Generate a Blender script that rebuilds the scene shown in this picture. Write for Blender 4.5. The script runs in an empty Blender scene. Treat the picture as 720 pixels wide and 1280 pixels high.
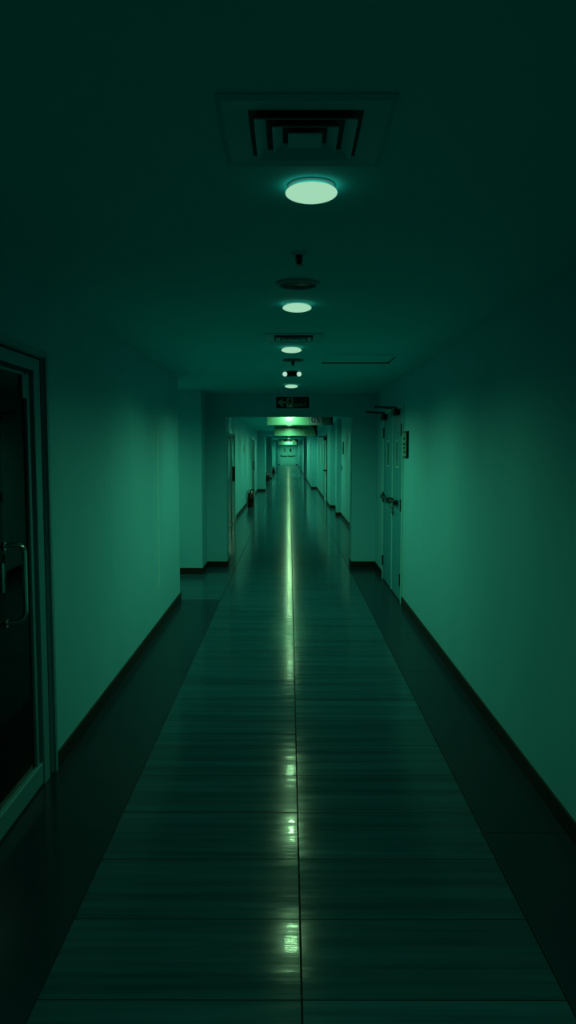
import bpy, bmesh, math
from mathutils import Vector, Matrix
S = bpy.context.scene
C = S.collection
PI = math.pi
H_EYE, CEIL = 1.65, 2.44
XL, XR = -1.21, 1.21

# ------------------------------------------------------------------ materials
def new_mat(name):
    m = bpy.data.materials.new(name); m.use_nodes = True
    nt = m.node_tree
    return m, nt, nt.nodes['Principled BSDF']

def N(nt, typ, **kw):
    n = nt.nodes.new(typ)
    for k, v in kw.items():
        if k.startswith('i_'):
            key = k[2:]
            n.inputs[int(key) if key.isdigit() else key].default_value = v
        else:
            setattr(n, k, v)
    return n

def math_n(nt, op, a, b=None, c=None, clamp=False):
    n = nt.nodes.new('ShaderNodeMath'); n.operation = op; n.use_clamp = clamp
    for i, v in enumerate((a, b, c)):
        if v is None: continue
        if isinstance(v, (int, float)): n.inputs[i].default_value = v
        else: nt.links.new(v, n.inputs[i])
    return n.outputs[0]

def mix_col(nt, fac, a, b):
    n = nt.nodes.new('ShaderNodeMix'); n.data_type = 'RGBA'
    for sock, v in ((n.inputs[0], fac), (n.inputs[6], a), (n.inputs[7], b)):
        if isinstance(v, (int, float)): sock.default_value = v
        elif isinstance(v, tuple): sock.default_value = v
        else: nt.links.new(v, sock)
    return n.outputs[2]

def rgb(r, g, b): return (r, g, b, 1.0)

def simple(name, col, rough=0.5, metal=0.0, spec=0.5, var=0.06, scale=9.0, bump=0.0):
    m, nt, p = new_mat(name)
    tc = N(nt, 'ShaderNodeTexCoord')
    no = N(nt, 'ShaderNodeTexNoise', i_Scale=scale, i_Detail=4.0)
    nt.links.new(tc.outputs['Object'], no.inputs['Vector'])
    c = mix_col(nt, no.outputs['Fac'], rgb(*[x*(1-var) for x in col]), rgb(*[min(1, x*(1+var)) for x in col]))
    nt.links.new(c, p.inputs['Base Color'])
    p.inputs['Roughness'].default_value = rough
    p.inputs['Metallic'].default_value = metal
    p.inputs['Specular IOR Level'].default_value = spec
    if bump:
        b = N(nt, 'ShaderNodeBump', i_Strength=bump, i_Distance=0.01)
        n2 = N(nt, 'ShaderNodeTexNoise', i_Scale=scale*14, i_Detail=3.0)
        nt.links.new(tc.outputs['Object'], n2.inputs['Vector'])
        nt.links.new(n2.outputs['Fac'], b.inputs['Height'])
        nt.links.new(b.outputs['Normal'], p.inputs['Normal'])
    return m

def emission(name, col, strength=1.0):
    m = bpy.data.materials.new(name); m.use_nodes = True
    nt = m.node_tree; nt.nodes.clear()
    e = N(nt, 'ShaderNodeEmission', i_Color=rgb(*col), i_Strength=strength)
    o = N(nt, 'ShaderNodeOutputMaterial')
    nt.links.new(e.outputs[0], o.inputs[0])
    return m

def wall_material():
    m, nt, p = new_mat('green_wall_paint')
    tc = N(nt, 'ShaderNodeTexCoord')
    mp = N(nt, 'ShaderNodeMapping'); mp.inputs['Scale'].default_value = (1.1, 1.1, 0.35)
    nt.links.new(tc.outputs['Object'], mp.inputs['Vector'])
    n1 = N(nt, 'ShaderNodeTexNoise', i_Scale=2.2, i_Detail=5.0, i_Roughness=0.6)
    nt.links.new(mp.outputs[0], n1.inputs['Vector'])
    n2 = N(nt, 'ShaderNodeTexNoise', i_Scale=60.0, i_Detail=3.0)
    nt.links.new(tc.outputs['Object'], n2.inputs['Vector'])
    c = mix_col(nt, n1.outputs['Fac'], rgb(.070, .46, .57), rgb(.120, .56, .64))
    nt.links.new(c, p.inputs['Base Color'])
    p.inputs['Roughness'].default_value = 0.55
    p.inputs['Specular IOR Level'].default_value = 0.3
    b = N(nt, 'ShaderNodeBump', i_Strength=0.12, i_Distance=0.004)
    nt.links.new(n2.outputs['Fac'], b.inputs['Height'])
    nt.links.new(b.outputs['Normal'], p.inputs['Normal'])
    return m

TX0, TW = 0.037, 0.80         # seam position and tile width
TY0, TL = 2.50, 0.388         # a row joint and the row pitch
BL, BR = -0.763, 0.842        # edges of the pale tile strip
def floor_material():
    m, nt, p = new_mat('polished_floor_tile')
    L = nt.links
    tc = N(nt, 'ShaderNodeTexCoord')
    sx = N(nt, 'ShaderNodeSeparateXYZ'); L.new(tc.outputs['Object'], sx.inputs[0])
    x, y = sx.outputs[0], sx.outputs[1]
    # border strips of plain dark tile on both sides of the first stretch
    bl = math_n(nt, 'MULTIPLY', math_n(nt, 'LESS_THAN', x, BL), math_n(nt, 'LESS_THAN', y, 8.15))
    br = math_n(nt, 'MULTIPLY', math_n(nt, 'GREATER_THAN', x, BR), math_n(nt, 'LESS_THAN', y, 10.55))
    border = math_n(nt, 'MAXIMUM', bl, br)
    # tile grid
    u = math_n(nt, 'DIVIDE', math_n(nt, 'SUBTRACT', x, TX0), TW)
    v = math_n(nt, 'DIVIDE', math_n(nt, 'SUBTRACT', y, TY0), TL)
    du = math_n(nt, 'MULTIPLY', math_n(nt, 'PINGPONG', u, 0.5), TW)
    dv = math_n(nt, 'MULTIPLY', math_n(nt, 'PINGPONG', v, 0.5), TL)
    gu = math_n(nt, 'LESS_THAN', du, 0.0034)
    gv = math_n(nt, 'LESS_THAN', dv, 0.0021)
    g1 = math_n(nt, 'MULTIPLY', math_n(nt, 'MAXIMUM', gu, gv), math_n(nt, 'SUBTRACT', 1.0, border))
    # border joints
    vb = math_n(nt, 'MULTIPLY', math_n(nt, 'PINGPONG', math_n(nt, 'DIVIDE', math_n(nt, 'SUBTRACT', y, 3.10), 1.18), 0.5), 1.18)
    g2 = math_n(nt, 'MULTIPLY', math_n(nt, 'LESS_THAN', vb, 0.002), border)
    e1 = math_n(nt, 'LESS_THAN', math_n(nt, 'ABSOLUTE', math_n(nt, 'SUBTRACT', x, BL)), 0.002)
    e2 = math_n(nt, 'LESS_THAN', math_n(nt, 'ABSOLUTE', math_n(nt, 'SUBTRACT', x, BR)), 0.002)
    grout = math_n(nt, 'MAXIMUM', g1, g2)
    # per-tile variation
    cid = N(nt, 'ShaderNodeCombineXYZ')
    L.new(math_n(nt, 'FLOOR', u), cid.inputs[0]); L.new(math_n(nt, 'FLOOR', v), cid.inputs[1])
    wn = N(nt, 'ShaderNodeTexWhiteNoise'); wn.noise_dimensions = '2D'; L.new(cid.outputs[0], wn.inputs['Vector'])
    # wood grain, long along x
    gv3 = N(nt, 'ShaderNodeCombineXYZ')
    L.new(math_n(nt, 'MULTIPLY', x, 0.55), gv3.inputs[0])
    L.new(math_n(nt, 'MULTIPLY', y, 15.0), gv3.inputs[1])
    L.new(math_n(nt, 'MULTIPLY', wn.outputs['Value'], 17.0), gv3.inputs[2])
    gn = N(nt, 'ShaderNodeTexNoise', i_Scale=1.0, i_Detail=5.0, i_Roughness=0.62, i_Distortion=0.25)
    L.new(gv3.outputs[0], gn.inputs['Vector'])
    gr = N(nt, 'ShaderNodeMapRange', i_1=0.30, i_2=0.70); L.new(gn.outputs['Fac'], gr.inputs[0])
    tile = mix_col(nt, gr.outputs[0], rgb(.003, .036, .054), rgb(.011, .086, .121))
    tile = mix_col(nt, math_n(nt, 'MULTIPLY', wn.outputs['Value'], 0.35), tile, rgb(.007, .058, .074))
    bn = N(nt, 'ShaderNodeTexNoise', i_Scale=2.0, i_Detail=4.0); L.new(tc.outputs['Object'], bn.inputs['Vector'])
    bcol = mix_col(nt, bn.outputs['Fac'], rgb(.002, .020, .032), rgb(.004, .028, .043))
    col = mix_col(nt, border, tile, bcol)
    col = mix_col(nt, grout, col, rgb(.006, .012, .011))
    L.new(col, p.inputs['Base Color'])
    # gloss
    r = math_n(nt, 'ADD', math_n(nt, 'MULTIPLY', gr.outputs[0], 0.06), 0.115)
    r = math_n(nt, 'ADD', r, math_n(nt, 'MULTIPLY', border, 0.06))
    r = math_n(nt, 'MAXIMUM', r, math_n(nt, 'MULTIPLY', grout, 0.8))
    L.new(r, p.inputs['Roughness'])
    p.inputs['Specular IOR Level'].default_value = 0.045
    cw = math_n(nt, 'MULTIPLY', math_n(nt, 'SUBTRACT', 1.0, grout), 0.055)
    L.new(math_n(nt, 'MULTIPLY', cw, math_n(nt, 'SUBTRACT', 1.0, math_n(nt, 'MULTIPLY', border, 0.6))), p.inputs['Coat Weight'])
    p.inputs['Coat Roughness'].default_value = 0.03
    p.inputs['Coat IOR'].default_value = 1.6
    # ripples across the walking direction break the reflections up into bars
    rv = N(nt, 'ShaderNodeCombineXYZ')
    L.new(math_n(nt, 'MULTIPLY', x, 2.4), rv.inputs[0]); L.new(math_n(nt, 'MULTIPLY', y, 9.0), rv.inputs[1])
    L.new(math_n(nt, 'MULTIPLY', wn.outputs['Value'], 9.0), rv.inputs[2])
    rn = N(nt, 'ShaderNodeTexNoise', i_Scale=1.0, i_Detail=2.5, i_Roughness=0.5); L.new(rv.outputs[0], rn.inputs['Vector'])
    hsum = math_n(nt, 'ADD', math_n(nt, 'MULTIPLY', rn.outputs['Fac'], 1.0), math_n(nt, 'MULTIPLY', gr.outputs[0], 0.10))
    hsum = math_n(nt, 'SUBTRACT', hsum, math_n(nt, 'MULTIPLY', grout, 0.8))
    hsum = math_n(nt, 'MULTIPLY', hsum, math_n(nt, 'SUBTRACT', 1.0, math_n(nt, 'MULTIPLY', border, 0.9)))
    b = N(nt, 'ShaderNodeBump', i_Strength=0.42, i_Distance=0.0035)
    L.new(hsum, b.inputs['Height'])
    L.new(b.outputs['Normal'], p.inputs['Normal']); L.new(b.outputs['Normal'], p.inputs['Coat Normal'])
    return m

def glass_material(name, tint, rough=0.02):
    m = bpy.data.materials.new(name); m.use_nodes = True
    nt = m.node_tree; p = nt.nodes['Principled BSDF']
    p.inputs['Base Color'].default_value = rgb(.004, .010, .009)
    p.inputs['Roughness'].default_value = rough
    tr = N(nt, 'ShaderNodeBsdfTransparent', i_Color=rgb(*tint))
    mx = N(nt, 'ShaderNodeMixShader', i_Fac=0.5)
    nt.links.new(tr.outputs[0], mx.inputs[1]); nt.links.new(p.outputs[0], mx.inputs[2])
    nt.links.new(mx.outputs[0], nt.nodes['Material Output'].inputs[0])
    return m

M = dict(
    wall=wall_material(),
    floor=floor_material(),
    ceil=simple('green_ceiling_paint', (.03, .68, .74), .85, spec=.1, var=.05, scale=1.5),
    base=simple('black_skirting', (.006, .011, .010), .5, spec=.3),
    alu=simple('pale_green_aluminium', (.06, .32, .38), .42, metal=.25, var=.04),
    gap=simple('black_gap_shade', (.004, .006, .006), .6),  # flat black standing in for shade inside gaps and recesses
    glass=glass_material('dark_door_glass', (.35, .5, .45)),
    chrome=simple('chrome', (.62, .70, .66), .12, metal=1.0, var=.02),
    leaf=simple('teal_door_paint', (.022, .27, .35), .42, var=.05, scale=4),
    frame=simple('pale_door_frame', (.14, .58, .60), .45),
    dark=simple('dark_metal', (.006, .010, .012), .4, metal=.3),
    vision=simple('dark_vision_glass', (.012, .04, .035), .08),
    vane=simple('vent_enamel', (.04, .60, .68), .5, spec=.3),
    plate=simple('sign_plate', (.10, .34, .27), .4),
    board=simple('white_sign_board', (.065, .20, .15), .35),
    lit_seam=simple('pale_lit_seam', (.22, .66, .60), .6),  # lightened colour in place of the light the seam catches
    teal_panel=simple('dark_teal_sign_panel', (.02, .10, .11), .6, spec=.1),
    panel=simple('bluish_sign_panel', (.10, .17, .22), .35),
    navy=simple('navy_print', (.003, .005, .018), .6, spec=.05),
    black=simple('black_print', (.003, .006, .005), .55, spec=.08),
    pale=simple('photoluminescent_print', (.065, .23, .17), .5),
    dim=simple('dim_print', (.012, .045, .04), .5),
    dimmer_print=simple('bluish_dim_print', (.026, .10, .10), .5),
    red=simple('red_enamel', (.04, .003, .005), .3),
    lamp=emission('lamp_diffuser', (.36, .70, .47), 1.0),
    spotlens=emission('emergency_lamp_lens', (.42, .75, .56), 1.0),
    ring=simple('downlight_ring', (.03, .36, .42), .5),
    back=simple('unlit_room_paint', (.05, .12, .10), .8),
)

# ------------------------------------------------------------------ mesh helpers
def box(bm, a, b, bevel=0.0):
    v = [bm.verts.new((x, y, z)) for x in (a[0], b[0]) for y in (a[1], b[1]) for z in (a[2], b[2])]
    fs = [(0, 1, 3, 2), (4, 6, 7, 5), (0, 4, 5, 1), (2, 3, 7, 6), (0, 2, 6, 4), (1, 5, 7, 3)]
    faces = [bm.faces.new([v[i] for i in f]) for f in fs]
    if bevel:
        es = {e for f in faces for e in f.edges}
        bmesh.ops.bevel(bm, geom=list(es), offset=bevel, segments=2, affect='EDGES', profile=0.5)

def lathe(bm, prof, loc=(0, 0, 0), seg=40, axis='z', closed=True):
    """prof: list of (radius, height); a zero radius closes the end"""
    rings = []
    for r, h in prof:
        if r < 1e-6:
            rings.append([bm.verts.new(_ax(0, 0, h, axis, loc))])
        else:
            rings.append([bm.verts.new(_ax(r*math.cos(2*PI*i/seg), r*math.sin(2*PI*i/seg), h, axis, loc)) for i in range(seg)])
    for a, b in zip(rings, rings[1:]):
        for i in range(seg):
            j = (i+1) % seg
            if len(a) == 1 and len(b) == 1: continue
            if len(a) == 1: bm.faces.new((a[0], b[i], b[j]))
            elif len(b) == 1: bm.faces.new((a[i], b[0], a[j]))
            else: bm.faces.new((a[i], b[i], b[j], a[j]))

def _ax(a, b, h, axis, loc):
    v = {'z': (a, b, h), 'x': (h, a, b), 'y': (b, h, a)}[axis]
    return (v[0]+loc[0], v[1]+loc[1], v[2]+loc[2])

def tube(bm, pts, r, seg=12, fillet=0.0):
    P = [Vector(p) for p in pts]
    if fillet:
        Q = [P[0]]
        for i in range(1, len(P)-1):
            d0 = (P[i-1]-P[i]).normalized(); d1 = (P[i+1]-P[i]).normalized()
            a, b = P[i]+d0*fillet, P[i]+d1*fillet
            for k in range(7):
                t = k/6
                Q.append((1-t)**2*a + 2*t*(1-t)*P[i] + t*t*b)
        Q.append(P[-1]); P = Q
    rings = []; prev = None
    for i, p in enumerate(P):
        t = (P[min(i+1, len(P)-1)] - P[max(i-1, 0)]).normalized()
        if prev is None:
            n = t.orthogonal().normalized()
        else:
            n = (prev - t*prev.dot(t)).normalized()
        prev = n; bn = t.cross(n)
        rings.append([bm.verts.new(p + r*(n*math.cos(2*PI*k/seg) + bn*math.sin(2*PI*k/seg))) for k in range(seg)])
    for a, b in zip(rings, rings[1:]):
        for k in range(seg):
            j = (k+1) % seg
            bm.faces.new((a[k], a[j], b[j], b[k]))
    bm.faces.new(rings[0][::-1]); bm.faces.new(rings[-1])

def prism(bm, poly, y0, y1):
    """poly in x,z; extruded along y"""
    a = [bm.verts.new((x, y0, z)) for x, z in poly]
    b = [bm.verts.new((x, y1, z)) for x, z in poly]
    bm.faces.new(a); bm.faces.new(b[::-1])
    n = len(poly)
    for i in range(n):
        j = (i+1) % n
        bm.faces.new((a[i], b[i], b[j], a[j]))

def obj(name, bm, mat, parent=None, smooth=False):
    bmesh.ops.recalc_face_normals(bm, faces=bm.faces[:])
    me = bpy.data.meshes.new(name); bm.to_mesh(me); bm.free()
    me.materials.append(mat)
    if smooth:
        for f in me.polygons: f.use_smooth = True
        try: me.set_sharp_from_angle(angle=math.radians(35))
        except Exception: pass
    o = bpy.data.objects.new(name, me); C.objects.link(o)
    if parent: o.parent = parent
    return o

def B(*boxes, bevel=0.0):
    bm = bmesh.new()
    for a, b in boxes: box(bm, a, b, bevel)
    return bm

def tag(o, label, cat, group=None, kind=None):
    o['label'] = label; o['category'] = cat
    if group: o['group'] = group
    if kind: o['kind'] = kind
    return o

def thing(name, label, cat, loc=(0, 0, 0), group=None, kind=None, rotz=0.0):
    o = bpy.data.objects.new(name, None); C.objects.link(o)
    o.location = loc; o.rotation_euler = (0, 0, rotz)
    o.empty_display_size = 0.1
    return tag(o, label, cat, group, kind)

def structure(name, bm, mat, label, cat):
    return tag(obj(name, bm, mat), label, cat, kind='structure')

def dup(root, loc, label=None, group=None):
    r = root.copy(); C.objects.link(r); r.location = loc
    if label: r['label'] = label
    if group: r['group'] = group
    for ch in list(root.children):
        c = ch.copy()
        if ch.type == 'LIGHT': c.data = ch.data.copy()
        C.objects.link(c); c.parent = r
        for g in list(ch.children):
            d = g.copy(); C.objects.link(d); d.parent = c
    return r

def text_mesh(name, body, height, mat, parent, x, y, z, depth=0.002, align='CENTER', sx=1.0):
    cu = bpy.data.curves.new(name+'_curve', 'FONT'); cu.body = body
    cu.size = height/0.70; cu.align_x = align; cu.align_y = 'CENTER'; cu.extrude = depth/2
    t = bpy.data.objects.new(name+'_tmp', cu); C.objects.link(t)
    bpy.context.view_layer.update()
    me = bpy.data.meshes.new_from_object(t.evaluated_get(bpy.context.evaluated_depsgraph_get()))
    bpy.data.objects.remove(t); bpy.data.curves.remove(cu)
    me.transform(Matrix.Translation((x, y, z)) @ Matrix.Rotation(PI/2, 4, 'X') @ Matrix.Diagonal((sx, 1, 1, 1)))
    me.name = name; me.materials.clear(); me.materials.append(mat)
    o = bpy.data.objects.new(name, me); C.objects.link(o); o.parent = parent
    return o

# ------------------------------------------------------------------ the setting
Y0, YP, YA, YE = -1.6, 10.45, 9.85, 85.7      # back wall, portal, side-passage wall, end wall
YC = 8.12                                      # corner where the left wall stops
T = 0.16
structure('floor', B(((-4.2, Y0-.2, -.12), (2.2, YE+.3, 0))), M['floor'],
          'glossy wood-grain tiled corridor floor with dark border tiles', 'floor')
structure('ceiling', B(((-4.2, Y0-.2, CEIL), (2.2, YE+.3, CEIL+.15))), M['ceil'],
          'dark green painted corridor ceiling', 'ceiling')

DY0, DY1, DZ = 2.62, 3.70, 2.10                # left glass door opening
structure('wall_left', B(((XL-T, Y0, 0), (XL, DY0, CEIL)), ((XL-T, DY1, 0), (XL, YC, CEIL)),
          ((XL-T, DY0, DZ), (XL, DY1, CEIL))), M['wall'],
          'near green wall on the left around the glass door', 'wall')
structure('wall_right', B(((XR, Y0, 0), (XR+T, YP, CEIL))), M['wall'],
          'near green wall on the right with the double door', 'wall')
structure('wall_back', B(((-1.4, Y0-.16, 0), (1.4, Y0, CEIL))), M['wall'], 'wall across the corridor behind the viewer', 'wall')
# side passage on the left
structure('wall_left_passage', B(((-4.0, YA, 0), (-1.165, YP, CEIL))), M['wall'],
          'green wall face of the side passage beyond the left corner', 'wall')
structure('wall_left_return', B(((-4.0, YC-T, 0), (XL-T, YC, CEIL))), M['wall'],
          'near wall of the side passage turning off to the left', 'wall')
structure('wall_left_end', B(((-4.16, YC-T, 0), (-4.0, YP, CEIL))), M['wall'], 'end wall of the side passage on the left', 'wall')
# portal: two jambs and the lowered header
PT = 0.30
structure('trim_1', B(((-1.46, YP, 0), (-.885, YP+PT, CEIL))), M['wall'], 'left jamb of the corridor portal', 'wall')
structure('trim_2', B(((.875, YP, 0), (1.46, YP+PT, CEIL))), M['wall'], 'right jamb of the corridor portal', 'wall')
structure('trim_3', B(((-.885, YP, 2.128), (.875, YP+PT, CEIL))), M['wall'], 'lowered header across the portal behind the exit sign', 'wall')
# corridor beyond the portal
XF = 1.30
structure('wall_left_far', B(((-XF-T, YP+PT, 0), (-XF, YE, CEIL))), M['wall'], 'left wall of the corridor beyond the portal', 'wall')
structure('wall_right_far', B(((XF, YP+PT, 0), (XF+T, 21.3, CEIL)), ((1.17, 21.3, 0), (XF+T, 32.0, CEIL)),
          ((.95, 32.0, 0), (XF+T, YE, CEIL))), M['wall'], 'stepped right wall of the corridor beyond the portal', 'wall')
structure('wall_end', B(((-1.5, YE, 0), (1.5, YE+.16, CEIL))), M['wall'], 'end wall far down the corridor', 'wall')
structure('trim_4', B(((1.185, 18.8, 0), (XF, 19.05, CEIL))), M['wall'], 'narrow pier on the right far wall', 'pier')
for i, (ya, yb, xi) in enumerate(((30.2, 30.9, -1.0), (43.5, 44.2, -1.04), (56.0, 57.0, -1.06), (70.0, 71.0, -1.08))):
    structure('trim_%d' % (5+i), B(((-XF, ya, 0), (xi, yb, CEIL))), M['wall'],
              ['first', 'second', 'third', 'fourth'][i] + ' pier of the left far wall', 'pier')
structure('trim_9', B(((-1.0, 30.2, 2.27), (1.17, 30.6, CEIL))), M['wall'], 'ceiling beam across the far corridor', 'beam')
for i, ya in enumerate((45.0, 60.0)):
    structure('trim_%d' % (10+i), B(((.86, ya, 0), (.95, ya+.5, CEIL))), M['wall'],
              ['nearer', 'farther'][i] + ' pilaster on the deep right wall', 'pier')

# skirtings
bt, bh = 0.012, 0.085
def skirting(name, boxes, label):
    structure(name, B(*[((a[0], a[1], 0), (b[0], b[1], bh)) for a, b in boxes]), M['base'], label, 'skirting')
skirting('baseboard_left', [((XL, Y0), (XL+bt, DY0-.06)), ((XL, DY1+.045), (XL+bt, YC+bt)), ((XL-T, YC), (XL+bt, YC+bt))],
         'black skirting along the near left wall')
skirting('baseboard_right', [((XR-bt, Y0), (XR, 7.90)), ((XR-bt, 9.56), (XR, YP))], 'black skirting along the near right wall')
skirting('baseboard_left_passage', [((-4.0, YA-bt), (-1.165+bt, YA)), ((-1.165, YA), (-1.165+bt, YP-bt))], 'black skirting on the side passage wall')
skirting('baseboard_left_portal', [((-1.153, YP-bt), (-.885+bt, YP)), ((-.885, YP), (-.885+bt, YP+PT)), ((-XF, YP+PT), (-.885+bt, YP+PT+bt))], 'black skirting at the left portal jamb')
skirting('baseboard_right_portal', [((.875-bt, YP-bt), (XR, YP)), ((.875-bt, YP), (.875, YP+PT)), ((.875-bt, YP+PT), (XF, YP+PT+bt))], 'black skirting at the right portal jamb')
skirting('baseboard_left_far', [((-XF, YP+PT+bt), (-XF+bt, 15.15)), ((-XF, 17.5), (-XF+bt, 24.9)), ((-XF, 27.3), (-XF+bt, 30.2)),
         ((-XF+bt, 30.2-bt), (-1.0+bt, 30.2)), ((-1.0, 30.2), (-1.0+bt, 30.9)), ((-XF, 30.9), (-XF+bt, 43.5)), ((-XF, 43.5-bt), (-1.04, 43.5)),
         ((-XF, 44.2), (-XF+bt, 56)), ((-XF, 56-bt), (-1.06, 56.0)), ((-XF, 57), (-XF+bt, 70)), ((-XF, 71), (-XF+bt, YE-bt)), ((-XF, YE-bt), (-1.10, YE))],
         'black skirting along the left far wall')
skirting('baseboard_right_far', [((XF-bt, YP+PT+bt), (XF, 18.8)), ((1.185-bt, 18.8-bt), (XF, 18.8)), ((1.185-bt, 18.8), (1.185, 19.05)), ((XF-bt, 19.05), (XF, 21.3-bt)),
         ((1.17-bt, 21.3-bt), (XF, 21.3)), ((1.17-bt, 21.3), (1.17, 23.05)), ((1.17-bt, 24.85), (1.17, 32.0-bt)), ((.95-bt, 32-bt), (1.17, 32)), ((.95-bt, 32), (.95, YE-bt)), ((.66, YE-bt), (.95, YE))],
         'black skirting along the right far wall')

# dark room behind the left glass door
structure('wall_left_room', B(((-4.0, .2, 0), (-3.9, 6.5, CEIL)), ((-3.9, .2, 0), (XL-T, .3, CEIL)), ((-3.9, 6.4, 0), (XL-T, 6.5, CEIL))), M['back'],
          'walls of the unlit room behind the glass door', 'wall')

# ------------------------------------------------------------------ left glass door
d1 = thing('door_1', 'aluminium-framed dark glass door at the left edge with chrome pull handle', 'door', (XL, DY1, 0), kind='structure')
def rel(o, *boxes, bevel=0.0):
    l = o.location
    return B(*[((a[0]-l.x, a[1]-l.y, a[2]-l.z), (b[0]-l.x, b[1]-l.y, b[2]-l.z)) for a, b in boxes], bevel=bevel)
obj('door_frame', rel(d1, ((XL-.12, 3.562, 0), (XL-.002, 3.648, 2.085)), ((XL-.12, DY0+.05, 0), (XL-.002, DY0+.13, 2.085)),
    ((XL-.12, DY0+.13, 2.028), (XL-.002, 3.562, 2.085)), bevel=.003), M['alu'], d1)
obj('shadow_gap', rel(d1, ((XL-.12, 3.648, 0), (XL-.016, DY1, DZ)), ((XL-.12, DY0, 0), (XL-.016, DY0+.05, DZ)), ((XL-.12, DY0+.05, 2.085), (XL-.016, 3.648, DZ)),
    ((XL-.10, 3.540, .118), (XL-.030, 3.562, 2.028)), ((XL-.10, DY0+.13, 2.014), (XL-.030, 3.54, 2.028))), M['gap'], d1)  # solid black strips painted in for the shaded recesses
obj('architrave', rel(d1, ((XL-.001, DY1, 0), (XL+.012, DY1+.034, DZ+.03)), ((XL-.001, DY0-.034, 0), (XL+.012, DY0, DZ+.03)), ((XL-.001, DY0, DZ+.004), (XL+.012, DY1, DZ+.03)), bevel=.002), M['alu'], d1)
LY0, LY1, LZ = DY0+.135, 3.538, 2.012
GX = XL-.035
obj('leaf_frame', rel(d1, ((GX-.022, LY0, .010), (GX+.028, 3.560, .112)), ((GX-.015, LY1-.032, .112), (GX+.018, LY1, LZ)),
    ((GX-.015, LY0, .112), (GX+.018, LY0+.03, LZ)), ((GX-.010, LY0+.03, LZ-.012), (GX+.010, LY1-.032, LZ)), bevel=.003), M['alu'], d1)
obj('glass_pane', rel(d1, ((GX-.005, LY0+.028, .110), (GX+.005, LY1-.030, LZ-.010))), M['glass'], d1)
obj('pivot_patch', rel(d1, ((GX-.015, 3.462, LZ-.12), (GX+.016, LY1-.030, LZ-.012)), bevel=.003), M['alu'], d1)
bm = bmesh.new()
hy, hx = 3.20, XL+.052
pts = [(GX+.004-XL, hy-.0-DY1, 1.235), (hx-XL, hy+.02-DY1, 1.245), (hx-XL, hy+.02-DY1, .905), (GX+.004-XL, hy-DY1, .895)]
tube(bm, pts, .0105, 14, fillet=.045)
pull = obj('pull_handle', bm, M['chrome'], d1, smooth=True)
bm = bmesh.new()
for z in (1.235, .895): lathe(bm, [(0, GX+.004-XL), (.019, GX+.004-XL), (.019, GX+.012-XL), (0, GX+.012-XL)], (0, hy-DY1, z), 20, 'x')
obj('handle_rose', bm, M['chrome'], pull, smooth=True)
obj('lock_plate', rel(d1, ((GX+.004, 3.165, 1.035), (GX+.010, 3.190, 1.165)), bevel=.002), M['chrome'], d1)

# ------------------------------------------------------------------ right double door
RY0, RY1, RZ = 7.95, 9.50, 2.10
d2 = thing('door_2', 'teal double door in the right wall with narrow vision panels and crossbar', 'door', (XR, RY0, 0), kind='structure')
obj('door_frame', rel(d2, ((XR-.016, RY0-.045, 0), (XR+.01, RY0, RZ+.045)), ((XR-.016, RY1, 0), (XR+.01, RY1+.045, RZ+.045)), ((XR-.016, RY0, RZ), (XR+.01, RY1, RZ+.045)), bevel=.003), M['frame'], d2)
obj('threshold_gap', rel(d2, ((XR-.005, RY0+.002, 0), (XR+.004, RY1-.002, .018))), M['gap'], d2)
YM = 8.66
def door_leaf(ya, yb, hinge_y, vis, toward):
    lf = obj('door_leaf', rel(d2, ((XR-.010, ya+.003, .018), (XR+.008, yb-.003, RZ-.003)), bevel=.003), M['leaf'], d2)
    vp = obj('vision_panel', rel(d2, ((XR-.013, vis[0], 1.47), (XR-.006, vis[1], 1.75)), bevel=.002), M['vision'], lf)
    w = .018
    obj('vision_trim', rel(d2, ((XR-.018, vis[0]-w, 1.47-w), (XR-.008, vis[0], 1.75+w)), ((XR-.018, vis[1], 1.47-w), (XR-.008, vis[1]+w, 1.75+w)),
        ((XR-.018, vis[0], 1.75), (XR-.008, vis[1], 1.75+w)), ((XR-.018, vis[0], 1.47-w), (XR-.008, vis[1], 1.47)), bevel=.002), M['frame'], lf)
    for z in (1.87, 1.06, .25):
        bm = rel(d2, ((XR-.026, hinge_y-.022, z-.065), (XR-.008, hinge_y+.022, z+.065)), bevel=.004)
        obj('hinge', bm, M['dark'], lf)
    return lf
LN = door_leaf(RY0, YM, RY0+.02, (8.22, 8.38), 1)
LF = door_leaf(YM, RY1, RY1-.03, (8.95, 9.13), -1)
obj('meeting_strip', rel(d2, ((XR-.018, YM-.018, .02), (XR-.008, YM+.018, RZ-.005)), bevel=.003), M['frame'], d2)
def crossbar(ya, yb, parent):
    bm = bmesh.new(); l = d2.location
    P = lambda x, y, z: (x-l.x, y-l.y, z)
    tube(bm, [P(XR-.052, ya, 1.075), P(XR-.052, yb, 1.075)], .015, 14)
    for y in (ya, yb):
        box(bm, P(XR-.066, y-.016, 1.050), P(XR-.006, y+.016, 1.100), .005)
    return obj('push_bar', bm, M['dark'], parent, smooth=True)
crossbar(8.22, 8.60, LN); crossbar(8.74, 9.36, LF)
bm = bmesh.new()
for y in (8.57, 8.72):
    lathe(bm, [(0, 0), (.024, 0), (.022, -.016), (.010, -.02), (.010, -.055), (0, -.055)], (-.010, y-RY0, .985), 20, 'x')
    tube(bm, [(-.060, y-RY0, .985), (-.060, y-RY0-.12, .985)], .009, 10)
obj('lever_handle', bm, M['chrome'], LN, smooth=True)
bm = rel(d2, ((XR-.016, 8.60, .885), (XR-.007, 8.64, .955)), bevel=.004)
obj('keyhole_plate', bm, M['dark'], LN)
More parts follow.
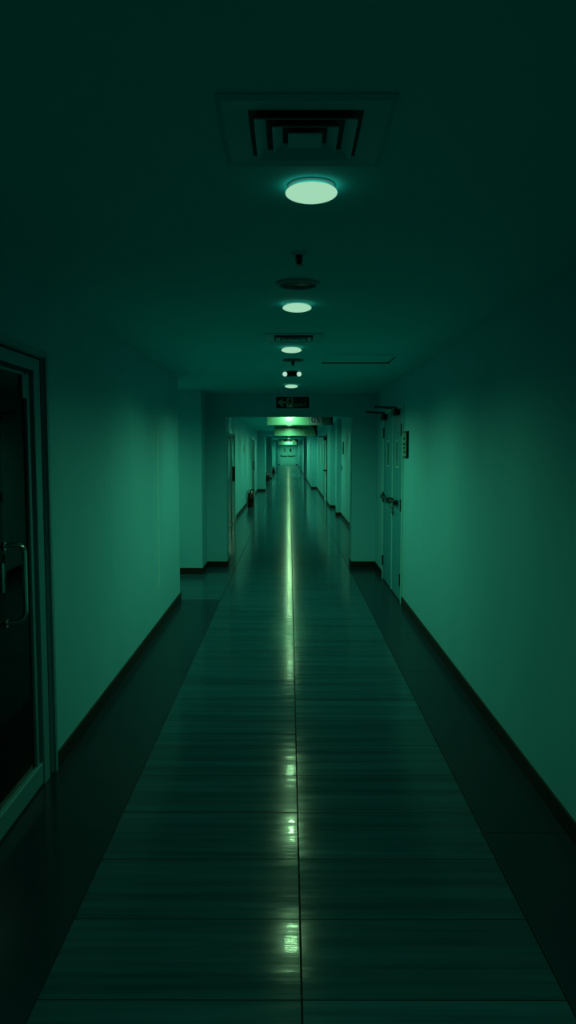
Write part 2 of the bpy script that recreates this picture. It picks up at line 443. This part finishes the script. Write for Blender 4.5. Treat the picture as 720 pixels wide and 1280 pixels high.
def closer(yb, ye, z, parent):
    l = d2.location
    P = lambda x, y, zz: (x-l.x, y-l.y, zz)
    bm = bmesh.new(); box(bm, P(XR-.075, yb-.13, z-.035), P(XR-.008, yb+.13, z+.035), .012)
    body = obj('door_closer', bm, M['dark'], parent, smooth=True)
    bm = bmesh.new()
    tube(bm, [P(XR-.042, yb, z+.035), P(XR-.042, yb, z+.062)], .014, 12)
    tube(bm, [P(XR-.042, yb, z+.056), P(XR-.248, ye, z+.070)], .010, 8)
    tube(bm, [P(XR-.248, ye, z+.070), P(XR-.012, ye+.32, z+.066)], .008, 8)
    lathe(bm, [(0, .0), (.014, .0), (.014, .022), (0, .022)], P(XR-.248, ye, z+.058), 12)
    obj('closer_arm', bm, M['dark'], body, smooth=True)
closer(8.28, 8.40, 2.066, LN)
closer(9.30, 9.34, 2.058, LF)

# ------------------------------------------------------------------ room sign and small wall fittings
def room_sign(loc, label, w=.27, h=.27, xdir=-1):
    t = thing('room_sign', label, 'sign', loc)
    x0, x1 = (0, -.018) if xdir < 0 else (0, .018)
    lo, hi = min(x0, x1), max(x0, x1)
    obj('backing', B(((lo, -w/2, -h/2), (hi, w/2, h/2)), bevel=.002), M['black'], t)
    f0, f1 = (lo-.004, lo+.001) if xdir < 0 else (hi-.001, hi+.004)
    face = obj('face_plate', B(((f0, -w/2+.055, -h/2+.012), (f1, w/2-.012, h/2-.012)), bevel=.001), M['plate'], t)
    bm = bmesh.new()
    fx = f0-.0015 if xdir < 0 else f1+.0015
    for k, (ya, yb, z) in enumerate(((-.02, .09, .06), (-.03, .10, .005), (-.01, .08, -.035), (-.03, .06, -.075))):
        box(bm, (min(fx, f0), ya, z-.009), (max(fx, f0), yb, z+.009))
    obj('faded_lines', bm, M['black'], face)
    return t
room_sign((XR, 7.72, 1.71), 'small dark-edged room sign on the right wall beside the double door')
room_sign((XF, 18.15, 1.71), 'dark room plate on the bright right wall past the portal', .5, .29)
t = thing('light_switch', 'small dark light switch on the right wall past the portal', 'switch', (XF, 18.45, 1.22))
obj('switch_plate', B(((-.012, -.06, -.06), (0, .06, .06)), bevel=.003), M['dark'], t)
obj('rocker', B(((-.02, -.025, -.03), (-.010, .025, .03)), bevel=.003), M['plate'], t)
t = thing('wall_notice', 'faint paper notice on the left wall beyond the first far door', 'notice', (-XF, 21.2, 1.70))
obj('paper', B(((0, -.35, -.11), (.004, .35, .11))), M['plate'], t)
obj('print_lines', B(((.003, -.2, .04), (.005, .25, .06)), ((.003, -.2, -.03), (.005, .15, -.01))), M['dim'], t)
t = thing('fire_call_point', 'small red fire call point on the far left wall', 'alarm box', (-XF, 47.5, 1.18))
obj('housing', B(((-.02, -.18, -.16), (.06, .18, .16)), bevel=.012), M['red'], t)
obj('button', B(((.058, -.06, -.05), (.068, .06, .05)), bevel=.003), M['dim'], t)

# wall joint on the left near wall, painted pale to read as lit
structure('trim_12', B(((XL-.001, 6.78, .40), (XL+.003, 6.83, 1.88))), M['lit_seam'], 'thin vertical seam on the left wall, painted pale to look lit', 'seam')

# ------------------------------------------------------------------ far doors
def far_glass_door(name, label, ya, yb, x, grip_y, h=2.10):
    t = thing(name, label, 'door', (x, ya, 0), kind='structure'); w = yb-ya
    obj('door_frame', B(((0, 0, 0), (.035, .10, h)), ((0, w-.10, 0), (.035, w, h)), ((0, .10, h-.09), (.035, w-.10, h)), bevel=.004), M['frame'], t)
    obj('glass_pane', B(((.004, .10, .02), (.020, w-.10, h-.09))), M['vision'], t)
    obj('mullion', B(((.018, w*.50, .02), (.034, w*.50+.06, h-.09)), bevel=.003), M['panel'], t)
    gy = grip_y-ya
    obj('lock_block', B(((.006, gy-.09, .95), (.055, gy+.09, 1.28)), bevel=.006), M['black'], t)
far_glass_door('door_3', 'dark glazed door on the left wall just past the portal', 15.2, 17.45, -XF, 17.0)
far_glass_door('door_4', 'dark glazed door on the left wall behind the first fire extinguisher', 25.0, 27.2, -XF, 26.4)

t = thing('door_5', 'single door with closer on the right far wall behind the narrow pier', 'door', (1.17, 23.1, 0), kind='structure')
obj('door_frame', B(((-.03, 0, 0), (0, .07, 2.14)), ((-.03, 1.63, 0), (0, 1.70, 2.14)), ((-.03, .07, 2.06), (0, 1.63, 2.14)), bevel=.003), M['dark'], t)
lf = obj('door_leaf', B(((-.018, .07, .01), (0, 1.63, 2.06))), M['frame'], t)
bm = bmesh.new(); tube(bm, [(-.02, .25, 1.02), (-.09, .25, 1.02), (-.09, .60, 1.02)], .028, 10, fillet=.03)
obj('lever_handle', bm, M['dark'], lf, smooth=True)
bm = bmesh.new(); box(bm, (-.10, .2, 1.96), (-.018, .6, 2.05), .012); tube(bm, [(-.06, .4, 2.06), (-.27, .5, 2.09), (-.02, .95, 2.09)], .014, 8)
obj('door_closer', bm, M['dark'], lf, smooth=True)
for z in (.25, 1.85): obj('hinge', B(((-.034, .055, z-.08), (-.012, .11, z+.08)), bevel=.003), M['dark'], lf)

t = thing('door_6', 'far double door with two small windows at the corridor end', 'door', (-.22, YE, 0), kind='structure')
obj('door_frame', B(((-.90, -.05, 0), (-.84, 0, 2.16)), ((.84, -.05, 0), (.90, 0, 2.16)), ((-.84, -.05, 2.10), (.84, 0, 2.16))), M['frame'], t)
for s in (-1, 1):
    xa, xb = (s*.84, s*.008); xa, xb = min(xa, xb), max(xa, xb)
    lf = obj('door_leaf', B(((xa, -.03, .01), (xb, 0, 2.10))), M['frame'], t)
    cx = s*.33
    obj('window_pane', B(((cx-.09, -.036, 1.48), (cx+.09, -.028, 1.86))), M['board'] if s < 0 else M['vision'], lf)  # left pane gets a paler colour in place of light coming through
    bm = bmesh.new()
    tube(bm, [(s*.80, -.03, 1.10), (s*.78, -.10, 1.02), (s*.15, -.10, .98), (s*.06, -.03, 1.06)], .04, 10, fillet=.06)
    obj('push_bar', bm, M['dark'], lf, smooth=True)

# ------------------------------------------------------------------ ceiling fittings
def downlight(loc, label, r=.078, group='ceiling downlights'):
    t = thing('downlight', label, 'ceiling light', loc, group)
    bm = bmesh.new()
    lathe(bm, [(r*.93, 0), (r*.93, -.003), (r*.86, -.006), (r*.80, -.006)], seg=48)
    obj('trim_ring', bm, M['ring'], t, smooth=True)
    bm = bmesh.new()
    lathe(bm, [(r*math.cos(a) if abs(a) < 1.57 else 0, -.022+.020*math.sin(a)) for a in [PI/2*(k/9-1) for k in range(19)]], seg=48)
    obj('diffuser', bm, M['lamp'], t, smooth=True)
    return t
LCOL = (.42, 1.0, .45)
def spot(t, watts, size=128, blend=1.0, radius=.05):
    l = bpy.data.lights.new('lamp', 'SPOT'); l.energy = watts; l.color = LCOL
    l.spot_size = math.radians(size); l.spot_blend = blend; l.shadow_soft_size = radius
    o = bpy.data.objects.new('lamp_light', l); C.objects.link(o); o.parent = t
    o.location = (0, 0, -.062)
    return o
near = [(0.065, 2.30, 'nearest round lit downlight, just beyond the big air vent', 14, 140),
        (0.040, 4.10, 'lit downlight between the round speaker grille and the second air vent', 20, 156),
        (0.014, 5.80, 'lit downlight just beyond the second, smaller-looking air vent', 54, 160),
        (0.020, 9.05, 'lit downlight right above the hanging exit sign', 42, 166)]
t = downlight((.07, .45, CEIL), 'added unseen downlight behind the viewer, lifting the near ceiling', group=None); spot(t, 68, 110)  # added lamp, unseen, brightens the ceiling nearest the camera
for x, y, lab, w, sz in near:
    t = downlight((x, y, CEIL), lab); spot(t, w, sz)
fars = [13.5, 14.85, 18.2, 20.6, 23.0, 25.6, 28.3, 31.5, 35.3, 39.0, 47.75, 49.5, 51.5, 55, 60, 65, 70, 75, 79.5, 82, 84.2]
proto = None
for i, y in enumerate(fars):
    lab = 'ceiling downlight of the far corridor, out of sight above the header and hanging signs'
    if proto is None:
        proto = downlight((.01, y, CEIL), lab, group='far corridor downlights'); spot(proto, 48, 170)
    else:
        t = dup(proto, (.01 - .0016*(y-11), y, CEIL))
        for ch in t.children:
            if ch.type == 'LIGHT':
                ch.data.energy = 30 if y < 16 else 96 if y < 30 else 230 if y == 39.0 else (130 if y < 78 else 125)
                ch.data.spot_size = math.radians(172 if y < 20 else 177); ch.data.spot_blend = 1.0
t = downlight((-2.5, 8.95, CEIL), 'downlight inside the side passage, hidden round the left corner', group=None); spot(t, 62, 160)
# lamp in front of the first hanging sign, tilted towards it
t = downlight((-.01, 15.56, CEIL), 'downlight just in front of the first hanging direction sign', group=None)
lo = spot(t, 38, 150, .6, .05); lo.location = (0, 0, -.062); lo.rotation_euler = (math.radians(48), 0, 0)

# air vents: 4-way diffusers, square rings of sloping vanes
def vent(loc, label):
    t = thing('air_vent', label, 'air vent', loc, 'square ceiling air vents')
    R = .205
    def ring(bm, ro, zo, ri, zi, th=.003):
        def sq(r, z): return [bm.verts.new(p) for p in ((-r, -r, z), (r, -r, z), (r, r, z), (-r, r, z))]
        a, b, c, d = sq(ro, zo), sq(ri, zi), sq(ri, zi+th), sq(ro, zo+th)
        for p, q in ((a, b), (b, c), (c, d), (d, a)):
            for i in range(4):
                j = (i+1) % 4
                bm.faces.new((p[i], p[j], q[j], q[i]))
    bm = bmesh.new(); ring(bm, R, -.004, R-.012, -.012); ring(bm, R-.012, -.012, .135, -.006, .004)
    obj('flange', bm, M['vane'], t)
    bm = bmesh.new(); box(bm, (-.135, -.135, -.0035), (.135, .135, -.0015))
    obj('dark_throat', bm, M['gap'], t)  # flat black sheet for the shade up inside the vent
    for ro, ri in ((.122, .095), (.080, .055), (.042, .0)):
        bm = bmesh.new()
        if ri > 0: ring(bm, ro, -.022, ri, -.006, .002)
        else: box(bm, (-ro, -ro, -.022), (ro, ro, -.018), .001)
        obj('vane_ring', bm, M['vane'], t)
    return t
v = vent((.038, 1.925, CEIL), 'large square air vent nearest the viewer, ahead of the first downlight')
dup(v, (.028, 5.30, CEIL), 'square air vent seen edge-on between the second and third downlights')

# round speaker grille
t = thing('speaker_grille', 'dark round speaker grille on the ceiling before the second downlight', 'speaker', (.039, 3.60, CEIL))
bm = bmesh.new(); lathe(bm, [(.105, 0), (.102, -.010), (.088, -.014), (.084, -.008), (.084, -.002)], seg=48)
obj('rim', bm, M['ring'], t, smooth=True)
bm = bmesh.new(); lathe(bm, [(0, -.006), (.05, -.0055), (.0835, -.004), (.0835, -.002), (0, -.002)], seg=48)
obj('grille', bm, M['dim'], t, smooth=True)

# sprinklers
def sprinkler(loc, label, er=.032):
    t = thing('sprinkler', label, 'sprinkler', loc, 'ceiling sprinklers')
    bm = bmesh.new(); lathe(bm, [(er, 0), (er-.004, -.007), (.014, -.010), (.014, -.002)], seg=32)
    obj('escutcheon', bm, M['vane'] if er < .05 else M['dim'], t, smooth=True)
    bm = bmesh.new(); lathe(bm, [(.015, -.004), (.015, -.016), (.009, -.020), (.007, -.040), (.005, -.046), (0, -.046)], seg=20)
    for s in (-1, 1): tube(bm, [(s*.011, 0, -.014), (s*.013, 0, -.030), (s*.004, 0, -.046)], .0025, 8)
    obj('body', bm, M['dark'], t, smooth=True)
    bm = bmesh.new(); lathe(bm, [(0, -.045), (.016, -.046), (.017, -.0485), (0, -.0485)], seg=24)
    obj('deflector', bm, M['dark'], t, smooth=True)
    return t
sprinkler((.038, 3.06, CEIL), 'small dark pendant sprinkler between the first downlight and the speaker grille')
sprinkler((.030, 6.60, CEIL), 'pendant sprinkler on a wide ceiling plate just before the twin-spot emergency light', .095)

# emergency twin-spot light
t = thing('emergency_light', 'small twin-spot emergency light on the ceiling with two glowing lamps', 'emergency light', (.024, 7.53, CEIL))
obj('housing', B(((-.048, -.03, -.05), (.048, .05, 0)), bevel=.006), M['dark'], t)
for s in (-1, 1):
    bm = bmesh.new(); lathe(bm, [(0, .03), (.020, .026), (.027, .0), (.027, -.028), (.024, -.030), (.023, -.026)], (s*.071, 0, -.032), 24, 'y')
    hd = obj('lamp_head', bm, M['dark'], t, smooth=True)
    bm = bmesh.new(); lathe(bm, [(0, -.036), (.012, -.034), (.0235, -.027), (.0235, -.024), (0, -.024)], (s*.071, 0, -.032), 24, 'y')
    obj('lens', bm, M['spotlens'], hd, smooth=True)
spot(t, 62, 160, 1.0, .025).location = (0, 0, -.10)

# access panel
t = thing('access_panel', 'square ceiling access panel with a shadow gap, right of the lights', 'access panel', (.592, 6.50, CEIL))
obj('panel_frame', B(((-.305, -.28, -.005), (-.292, .28, 0)), ((-.292, -.28, -.005), (.292, -.268, 0))), M['ceil'], t)
obj('shadow_gap', B(((.297, -.10, -.006), (.303, .28, 0)), ((-.305, .262, -.013), (.303, .28, 0))), M['gap'], t)  # black strips painted in for shade along the far and right edges
obj('panel_board', B(((-.283, -.258, -.005), (.283, .256, 0))), M['ceil'], t)

# hanging exit sign
EY = 9.75
t = thing('exit_sign', 'black hanging exit sign with a left arrow, above the portal', 'exit sign', (.039, EY, 2.270)); t.scale = (1.03, 1, 1.03)
W2, H2 = .208, .073
bd = obj('sign_board', B(((-W2, -.008, -H2), (W2, .008, H2)), bevel=.002), M['black'], t)
for s in (-1, 1):
    bm = bmesh.new(); tube(bm, [(s*.18, 0, H2), (s*.18, 0, (CEIL-2.270)/1.03)], .0022, 6)
    obj('hanging_wire', bm, M['dark'], t)
obj('top_channel', B(((-W2, -.011, H2), (W2, .011, H2+.010)), bevel=.001), M['frame'], t)
yf = -.0105
bm = bmesh.new()
prism(bm, [(-.195, 0), (-.128, .052), (-.112, .040), (-.140, .016), (-.088, .016), (-.088, -.016), (-.140, -.016), (-.112, -.040), (-.128, -.052)], yf, yf+.004)
obj('arrow', bm, M['pale'], bd)
bm = bmesh.new()
box(bm, (-.078, yf, -.060), (.010, yf+.004, .060))
pic = obj('pictogram_panel', bm, M['pale'], bd)
bm = bmesh.new(); yg = yf-.001
lathe(bm, [(0, yg), (.010, yg), (.010, yg+.003), (0, yg+.003)], (-.030, 0, .040), 16, 'y')
for poly in ([(-.046, .028), (-.022, .028), (-.026, -.010), (-.044, -.010)], [(-.024, .026), (.000, .006), (-.004, .000), (-.028, .016)],
             [(-.046, .028), (-.066, .008), (-.060, .002), (-.042, .018)], [(-.044, -.008), (-.066, -.050), (-.056, -.052), (-.032, -.010)],
             [(-.038, -.008), (-.006, -.030), (-.010, -.054), (-.002, -.054), (.003, -.026), (-.026, -.004)]):
    prism(bm, poly, yg, yg+.003)
obj('running_figure', bm, M['black'], pic)
text_mesh('exit_lettering', 'EXIT', .044, M['pale'], bd, .106, yf+.001, -.031, sx=1.18)
text_mesh('translation_lettering', 'KELUAR', .036, M['dimmer_print'], bd, .106, yf+.001, .031, sx=.92)

# hanging direction signs
def direction_sign(loc, w, h, label, style):
    t = thing('direction_sign', label, 'sign', loc, 'white hanging direction signs')
    bd = obj('sign_board', B(((-w/2, -.015, 0), (w/2, .015, h)), bevel=.002), M['board'], t)
    for s in (-1, 1):
        bm = bmesh.new(); tube(bm, [(s*w*.36, 0, h), (s*w*.36, 0, CEIL-loc[2])], .006, 8)
        obj('hanging_rod', bm, M['dark'], t)
    y = -.018
    x1 = w/2; k = .15 if style == 1 else .24
    arc = [(x1-k + k*.80*math.sin(a), h*(math.cos(a))) for a in [PI/2*i/8 for i in range(9)]]
    bm = bmesh.new(); prism(bm, arc[:1] + [(x1, h), (x1, 0)] + arc[:0:-1], y, y+.004)
    obj('dark_corner', bm, M['black'], bd)
    return t, bd, y
s1, b1, y1 = direction_sign((.22, 15.92, 2.185), 1.392, .245, 'first hanging white sign with dark number 05 and bright glow', 1)
obj('number_panel', B(((.215, y1, .01), (.46, y1+.003, .235))), M['panel'], b1)
text_mesh('number', '05', .135, M['navy'], b1, .335, y1-.001, .105)
obj('end_panel', B(((.465, y1+.001, .01), (.69, y1+.003, .235))), M['teal_panel'], b1)
obj('divider', B(((.20, y1, .01), (.208, y1+.003, .235))), M['black'], b1)
s2, b2, y2 = direction_sign((.19, 23.4, 2.108), 1.34, .325, 'second hanging white sign with small dark marks along its top', 2)
bm = bmesh.new()
box(bm, (-.44, y2, .15), (-.425, y2+.003, .27)); box(bm, (-.35, y2, .15), (-.335, y2+.003, .27)); box(bm, (-.425, y2, .15), (-.35, y2+.003, .165)); box(bm, (-.425, y2, .255), (-.35, y2+.003, .27))
obj('square_mark', bm, M['dim'], b2)
for k in range(6):
    x = -.28+.066*k
    obj('faded_character', B(((x, y2, .21 + .012*(k % 2)), (x+.036, y2+.003, .262))), M['dim'], b2)
bm = bmesh.new(); lathe(bm, [(.020, y2), (.042, y2), (.042, y2+.003), (.020, y2+.003)], (.19, 0, .225), 24, 'y')
obj('ring_mark', bm, M['dim'], b2)
text_mesh('number', '05', .115, M['dim'], b2, .36, y2-.001, .075)
s3, b3, y3 = direction_sign((-.10, 48.0, 2.02), 1.24, .36, 'third hanging white sign far down the corridor with dark top bar', 3)
obj('dark_bar', B(((-.28, y3, .19), (.26, y3+.003, .33))), M['black'], b3)
bm = bmesh.new(); lathe(bm, [(0, y3), (.06, y3), (.06, y3+.003), (0, y3+.003)], (.33, 0, .11), 24, 'y')
obj('round_mark', bm, M['dim'], b3)

# ------------------------------------------------------------------ fire extinguishers standing along the left wall
def extinguisher(loc, label, k=1.0):
    t = thing('fire_extinguisher', label, 'fire extinguisher', loc, 'fire extinguishers along the left wall')
    bm = bmesh.new()
    lathe(bm, [(0, 0), (.088, 0), (.092, .012), (.092, .37), (.082, .41), (.05, .445), (.026, .46), (.026, .475), (0, .475)], seg=28)
    cy = obj('cylinder', bm, M['red'], t, smooth=True)
    bm = bmesh.new(); lathe(bm, [(.0930, .14), (.0932, .27)], seg=28)
    obj('label_band', bm, M['black'], cy, smooth=True)
    bm = bmesh.new(); lathe(bm, [(0, .472), (.022, .472), (.022, .515), (0, .515)], seg=18)
    tube(bm, [(0, 0, .51), (.03, -.02, .525), (.10, -.05, .535)], .010, 8); tube(bm, [(.01, 0, .49), (.06, -.03, .49), (.10, -.05, .495)], .008, 8)
    obj('valve_handle', bm, M['dark'], t, smooth=True)
    bm = bmesh.new(); tube(bm, [(.0, -.02, .50), (-.06, -.06, .50), (-.115, -.03, .42), (-.112, -.02, .22), (-.108, -.01, .14)], .012, 8, fillet=.03)
    obj('hose', bm, M['dark'], t, smooth=True)
    bm = bmesh.new(); lathe(bm, [(.096, 0), (.096, .02), (.086, .02), (.086, 0)], seg=28)
    obj('foot_ring', bm, M['dark'], t, smooth=True)
    return t
e = extinguisher((-1.13, 21.6, 0), 'nearest red fire extinguisher standing on the floor by the left wall')
dup(e, (-1.17, 39.5, 0), 'second fire extinguisher, standing beyond the first left pier')
dup(e, (-1.15, 53.2, 0), 'third and farthest fire extinguisher near the corridor end')

# ------------------------------------------------------------------ world, camera, colour
w = bpy.data.worlds.new('World'); S.world = w; w.use_nodes = True
w.node_tree.nodes['Background'].inputs[0].default_value = (.0, .004, .003, 1)
w.node_tree.nodes['Background'].inputs[1].default_value = .2

F, VX, VY = 930.0, 362.0, 563.0
cam = bpy.data.cameras.new('Camera'); co = bpy.data.objects.new('Camera', cam); C.objects.link(co)
cam.sensor_width = 36.0; cam.sensor_fit = 'AUTO'; cam.lens = F/1280*36.0
cam.clip_start = .05; cam.clip_end = 200
co.location = (0, 0, H_EYE)
co.rotation_euler = (PI/2 - math.atan((640-VY)/F), 0, math.atan((VX-360)/F))
S.camera = co
vs = S.view_settings
vs.view_transform = 'Standard'; vs.look = 'None'; vs.exposure = 0.0; vs.gamma = 1.0; vs.use_curve_mapping = False
S.cycles.max_bounces = 8; S.cycles.diffuse_bounces = 5; S.cycles.glossy_bounces = 4
S.cycles.sample_clamp_indirect = 4.0
